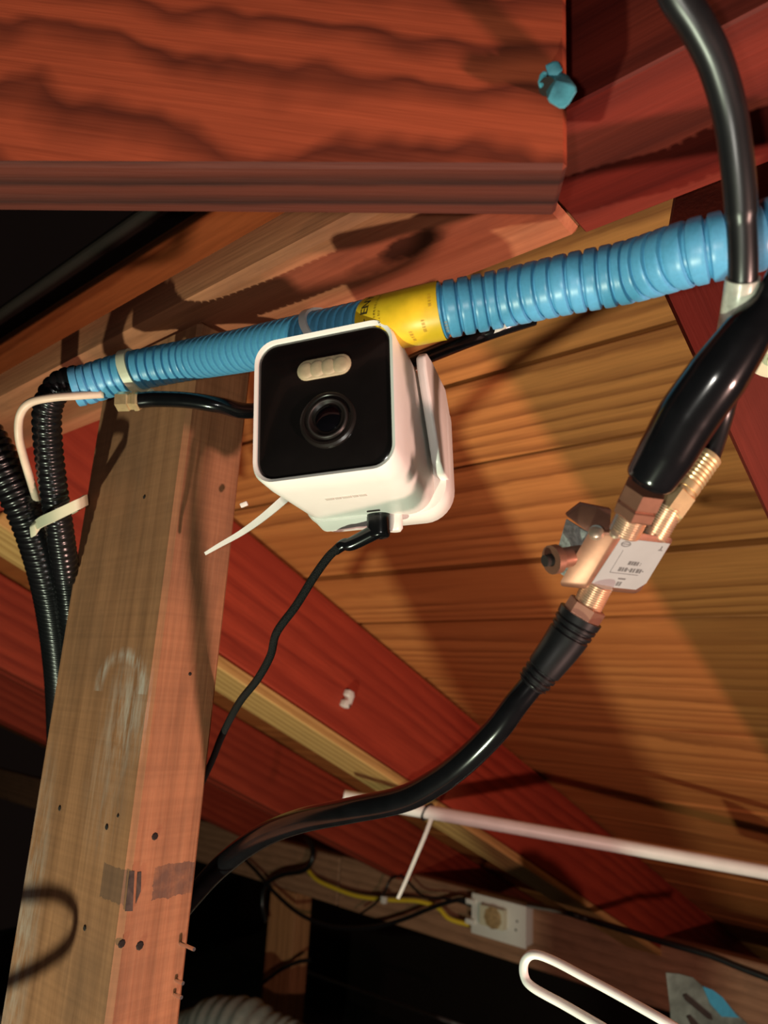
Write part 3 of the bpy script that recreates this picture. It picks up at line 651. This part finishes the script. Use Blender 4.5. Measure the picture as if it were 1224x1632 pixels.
# lower lead with ribbed strain relief
ll = thing('coax_cable', 'black coax with ribbed collar hanging below the splitter, sweeping left behind the post', 'cable', at(920, 990, .21))
d = at(905, 1015, .2115)-at(936, 966, .2095)
nut(at(938, 963, .2095), d, .0046, .0056, M['copper'], ll)
rc = [at(926, 980, .2105), at(900, 1022, .212), at(870, 1062, .213), at(846, 1092, .214)]; rcv = resample(curve(rc, 30), .0004); NR = len(rcv)-1
def ribr(i):
    f = i/NR; r = .0066-(.0018*f)
    if .08 < f < .30 or f > .72: r -= .0005 if (i % 5) < 2 else 0
    if f > .97: r *= .85
    return r
mb = MB(); mb.sweep(rcv, ribr, 24); mb.build('collar', M['black'], ll, angle=30)
lp = curve([at(850, 1088, .214), at(822, 1122, .215), at(792, 1162, .218), at(744, 1210, .225), at(696, 1246, .234), at(640, 1274, .245), at(560, 1291, .262), at(480, 1308, .285), at(420, 1331, .305), at(368, 1367, .33), at(322, 1412, .36), at(270, 1480, .40), at(200, 1600, .46)], 10)
mb = MB(); mb.sweep(lp, lambda i: .0036+.0014*min(1, i/90), 18); mb.build('cable', M['gloss_black'], ll)
# ------------------------------------------------------------------ small fittings
# blue clip on the end of the brace
def on_brace(px, py): r = ray(px, py); return r*(bn1.dot(bside)/r.dot(bside))
CZ = AY.y*0; cq = on_brace(889, 138)*0.965
cl = thing('tube_clip', 'small pale blue plastic clip screwed to the end of the top timber', 'clip', cq)
fr = [(886, 127), (910, 132), (918, 138), (919, 146), (907, 166), (899, 173), (892, 173), (876, 164), (872, 157), (879, 140)]
def cb_(a, b, f): return on_brace(a, b)*f
mb = MB(); mb.loft([[cb_(a*.9+89, b*.9+15, .928) for a, b in fr], [cb_(a, b, .934) for a, b in fr], [cb_(a, b, .945) for a, b in fr], [cb_(a*.8+.2*895-7, b*.72+.28*150-20, .972) for a, b in fr]])
mb.build('clip_body', M['clip_blue'], cl, angle=35)
mb = MB(); mb.prism([cb_(a, b, .958) for a, b in ((868, 104), (882, 97), (890, 97), (898, 112), (888, 120), (874, 122))], cq.normalized()*.006); mb.build('clip_back', M['clip_blue'], cl, bevel=.0006)
mb = MB(); mb.prism([cb_(a, b, .952) for a, b in ((857, 131), (860, 119), (866, 112), (872, 114), (871, 124), (866, 138), (860, 142))], cq.normalized()*.005); mb.build('clip_jaw', M['clip_blue'], cl, bevel=.0006)
mb = MB(); mb.sweep([cb_(872, 138, .955), cb_(872, 138, 1.003)], .0022, 12); mb.build('screw', M['hole'], cl)
# white cable clip on the rafter face
rcx = on_x(550, 1114, -.6849); cc = thing('cable_clip', 'tiny white cable clip nailed to the red rafter face', 'clip', rcx)
def rl(a, b, c): return rcx+QD*a+ND*b+XD*c
prf = [(-.013, -.008), (-.004, -.008), (-.003, -.003), (.003, -.003), (.004, -.008), (.012, -.008), (.013, .004), (.008, .008), (-.008, .008), (-.013, .004)]
mb = MB(); mb.prism([rl(b*.8, a*.9, .0) for a, b in prf], XD*.009); mb.build('clip_body', M['tie'], cc, bevel=.001)
mb = MB(); mb.lathe(rl(.003, -.008, .009), XD, [(0, .0022), (.001, .0022), (.0014, .001)], 10); mb.build('nail', M['steel'], cc)
# ------------------------------------------------------------------ far eave: pipe, box, wires
pa, pb = at(548, 1270, 1.0), at(1300, 1404, 0.96)
pp = thing('pipe', 'white plastic pipe slung below the rafters at the lower right', 'pipe', pa)
mb = MB(); mb.sweep([pa+(pb-pa)*k/24 for k in range(28)], .0092, 18); mb.build('tube', M['pvc'], pp)
mb = MB(); dd = (pb-pa).normalized(); mb.lathe(pa+dd*.04, dd, [(0, .0108), (.012, .0108), (.013, .0092)], 18); mb.build('coupling', M['pvc'], pp)
def pipe_band(f, label, tail=None, tm='black'):
    p = pa+(pb-pa)*f; t = thing('pipe_tie', label, 'cable tie', p)
    mb = MB(); mb.sweep([p+(YD*math.cos(2*math.pi*k/24)+ZD*math.sin(2*math.pi*k/24))*.0105+dd*.004*math.sin(2*math.pi*k/24) for k in range(25)], .0018, 8, caps=False); mb.build('loop', M[tm], t)
    if tail: strip(tail, .0052, .0044, dd, M['tie'], 'tail', t)
    return t
pipe_band((640-548)/(1300-548), 'thin black loop round the white pipe beside the sweeping coax')
pt = pipe_band((686-548)/(1300-548), 'black loop with long white tail hanging from the white pipe', [at(690, 1296, .985), at(680, 1325, .985), at(662, 1368, .99), at(645, 1408, 1.0), at(634, 1432, 1.0)])
bx = on_y(795, 1463, YPL-.03); ob = thing('outlet_box', 'white surface outlet box with broken face on the far eave board', 'outlet', bx)
b0, b1, b2 = on_y(757, 1426, YPL-.036), on_y(840, 1442, YPL-.036), on_y(750, 1485, YPL-.036)
bw = (b1-b0).length; bh = (b0-b2).length
cb = (b0+b1)/2-ZD*bh/2
mb = MB(); mb.box(cb+YD*.014, (XD, YD, ZD), (bw, .040, bh)); mb.build('body', M['white'], ob, bevel=.004)
mb = MB(); mb.box(cb-YD*.008, (XD, YD, ZD), (bw*1.04, .005, bh*1.05)); mb.build('cover', M['white'], ob, bevel=.002)
mb = MB(); mb.box(cb-YD*.020-XD*bw*.05+ZD*bh*.08, (XD, YD, ZD), (bw*.46, .022, bh*.52)); tag(mb.build('plug', M['ivory'], ob, bevel=.004), 'ivory plug in the socket')
mb = MB(); q = cb-YD*.0312-XD*bw*.02+ZD*bh*.08; mb.lathe(q, -YD, [(0, bw*.17), (.0015, bw*.15), (.002, bw*.05)], 9); tag(mb.build('glue', M['adhesive'], ob), 'dried brown glue on the plug')
for dz in (.3, -.22):
    mb = MB(); mb.box(cb-XD*bw*.52-YD*.014+ZD*bh*dz, (XD, YD, ZD), (bw*.16, .014, bh*.14)); mb.build('tab', M['white'], ob, bevel=.002)
for dx, dz in ((.36, .1), (.34, -.12)):
    mb = MB(); mb.lathe(cb-YD*.0105+XD*bw*dx+ZD*bh*dz, -YD, [(0, .003), (.001, .003), (.0014, .001)], 10); mb.build('screw', M['steel'], ob)
YW = YPL-.02
def wires(name, label, cat, px, r, mat, y=None): return cord(name, label, cat, [on_y(a, b, (YW if y is None else y)-dy) for a, b, dy in px], r, mat, 10)
wires('yellow_cable', 'yellow cable sagging along the far eave board into the outlet box', 'cable', [(492, 1388, 0), (505, 1402, .01), (530, 1414, .015), (570, 1428, .02), (620, 1434, .025), (665, 1436, .025), (697, 1446, .02), (716, 1464, .02), (748, 1474, .01)], .0062, M['yellow_wire'])
mb = MB(); q = on_y(612, 1434, YW-.045); mb.box(q, (XD, YD, ZD), (.017, .014, .02)); tag(mb.build('tie_clip', M['tie'], None, bevel=.004), 'small white clip gripping the yellow cable', 'clip')
wires('power_cable', 'thick black cord looping beside the short stud up to the eave', 'cord', [(424, 1470, .03), (418, 1440, .03), (424, 1410, .03), (450, 1394, .03), (482, 1388, .03), (496, 1374, .03), (498, 1352, .02), (488, 1335, 0)], .0085, M['black'])
wires('power_cable', 'black cord drooping below the yellow cable into the outlet box', 'cord', [(385, 1365, .01), (410, 1390, .02), (440, 1425, .03), (480, 1458, .035), (530, 1477, .035), (590, 1478, .035), (640, 1466, .035), (690, 1446, .035), (730, 1434, .03), (752, 1436, .02)], .0060, M['black'])
wires('black_wire', 'thin black wire crossing over the yellow cable near the white clip', 'wire', [(575, 1456, .04), (598, 1440, .045), (614, 1420, .045), (622, 1402, .04), (640, 1396, .04), (655, 1410, .035), (675, 1428, .035), (710, 1432, .035), (735, 1438, .03), (752, 1444, .02)], .0034, M['black'])
wires('black_wire', 'long black wire running along the top of the far eave board to the right', 'wire', [(842, 1443, .03), (870, 1448, .20), (900, 1454, .42), (940, 1466, .42), (1000, 1484, .42), (1060, 1502, .42), (1130, 1522, .42), (1180, 1542, .42), (1260, 1572, .42)], .0055, M['black'])
wires('black_wire', 'black wire wrapped across the short tan stud', 'wire', [(415, 1570, .03), (430, 1558, .035), (450, 1544, .035), (475, 1533, .035), (495, 1530, .02)], .0062, M['black'], YPL+.002)
# white coated hook, bottom right
cord('wire_hook', 'white coated wire hook bent in a long loop, bottom right', 'hook', [at(1120, 1668, 0.2860), at(1070, 1634, 0.2915), at(1000, 1594, 0.3025), at(930, 1556, 0.3135), at(880, 1530, 0.3217), at(850, 1521, 0.3256), at(836, 1533, 0.3272), at(836, 1556, 0.3256), at(850, 1574, 0.3217), at(900, 1602, 0.3135), at(960, 1637, 0.3025), at(1010, 1668, 0.2915)], (.0020), M['pvc'], 12)
# slotted sheet-metal bracket
bk = thing('metal_bracket', 'grey green slotted metal bracket with blue tape, bottom right corner', 'bracket', at(1110, 1610, .80))
ol = [(1061, 1550), (1082, 1552), (1104, 1558), (1118, 1570), (1150, 1590), (1174, 1615), (1200, 1640), (1210, 1680), (1072, 1680), (1068, 1610)]
mb = MB(); mb.prism([at(a, b, .80+.0002*(a-1061)) for a, b in ol], c2w((0.001, .001, .003))); mb.build('plate', M['teal'], bk, bevel=.0008)
for sl in ([(1088, 1586), (1094, 1584), (1134, 1618), (1136, 1626), (1128, 1624), (1092, 1594)], [(1094, 1620), (1100, 1618), (1124, 1644), (1110, 1650)]):
    mb = MB(); mb.prism([at(a, b, .7985+.0002*(a-1061)) for a, b in sl], c2w((0, .0, .001))); mb.build('slot', M['hole'], bk, smooth=False)
tp = [(1120, 1572), (1136, 1578), (1152, 1590), (1172, 1616), (1178, 1622), (1150, 1620), (1132, 1600)]
mb = MB(); mb.prism([at(a, b, .798+.0002*(a-1061)) for a, b in tp], c2w((0, 0, .0008))); tag(mb.build('tape', M['tape_blue'], bk, smooth=False), 'strip of blue tape')
# round cream cap behind the boot at the right edge
rr_ = ray(1240, 552); rq_ = rr_*((HR-.146)/rr_.dot(ND))
rcp = thing('round_cap', 'round cream plastic cap under the right rafter, cut by the right edge', 'cap', rq_)
mb = MB(); mb.lathe(rq_, -ND, [(0, .0110), (.004, .0112), (.0062, .0104), (.007, .004)], 32); mb.build('disc', M['ivory'], rcp)
mb = MB(); mb.lathe(rq_-ND*.0069, -ND, [(0, .0036), (.0015, .0034), (.002, .001)], 16); mb.build('boss', M['ivory'], rcp)
# thin pale rod low in the dark
cord('thin_rod', 'thin pale rod low in the dark to the right of the short stud', 'rod', [on_y(478, 1545, 2.3), on_y(600, 1588, 2.3), on_y(780, 1650, 2.3)], .006, M['zinc'], 10)
# ------------------------------------------------------------------ marks on the post
def patch(face, quad, name, mat):
    mb = MB()
    if face == 'L': pts = [on_y(a, b, PY-.00012) for a, b in quad]; n = -YD
    else: pts = [on_x(a, b, PX+.00012) for a, b in quad]; n = XD
    mb.prism(pts, n*.00025); return on_post(mb, name, mat, smooth=False)
patch('R', [(206, 1388), (214, 1388), (211, 1452), (199, 1452)], 'tape_residue', M['tape_dark'])
patch('R', [(219, 1390), (225, 1389), (224, 1420), (216, 1440)], 'tape_residue', M['tape_dark'])
def pock(face, px, py, r, n=8):
    mb = MB(); p = on_y(px, py, PY-.0001) if face == 'L' else on_x(px, py, PX+.0001); d = -YD if face == 'L' else XD
    mb.lathe(p, d, [(0, r), (.0003, r*.7)], n); o = on_post(mb, 'nail_hole', M['hole'], smooth=False); return o
for f, a, b, r in (('R', 247, 1333, .0016), ('R', 194, 1504, .0017), ('R', 223, 1507, .0018), ('L', 135, 1479, .0012), ('L', 170, 1318, .0013), ('L', 188, 1300, .0008), ('L', 95, 1288, .0013), ('L', 230, 792, .0011), ('R', 303, 1074, .0009)): pock(f, a, b, r)
for i, (a, b) in enumerate(((300, 1500), (297, 1557), (298, 1578))):
    p = on_x(a, b, PX); mb = MB(); p = V3((PX, PY+.030, p.z)); mb.sweep([p+XD*-.004, p+XD*(.010 if i == 0 else .005)], .0008, 8); on_post(mb, 'nail', M['steel'])
# loop of cable hanging out of frame at lower left, whose shadow curls over the post
W0 = V3((-0.205, -0.26, -0.75))
def toward(px, py, f): p = on_y(px, py, PY); return p+(W0-p)*f
lpx = [(-60, 1432, .10), (0, 1430, .10), (50, 1424, .10), (90, 1424, .10), (115, 1440, .10), (121, 1468, .10), (108, 1505, .10), (70, 1535, .10), (30, 1556, .10), (-20, 1580, .10)]
cord('power_cable', 'loop of black cord hanging left of the post', 'cord', [toward(a, b, f) for a, b, f in lpx], .0020, M['black'], 10)
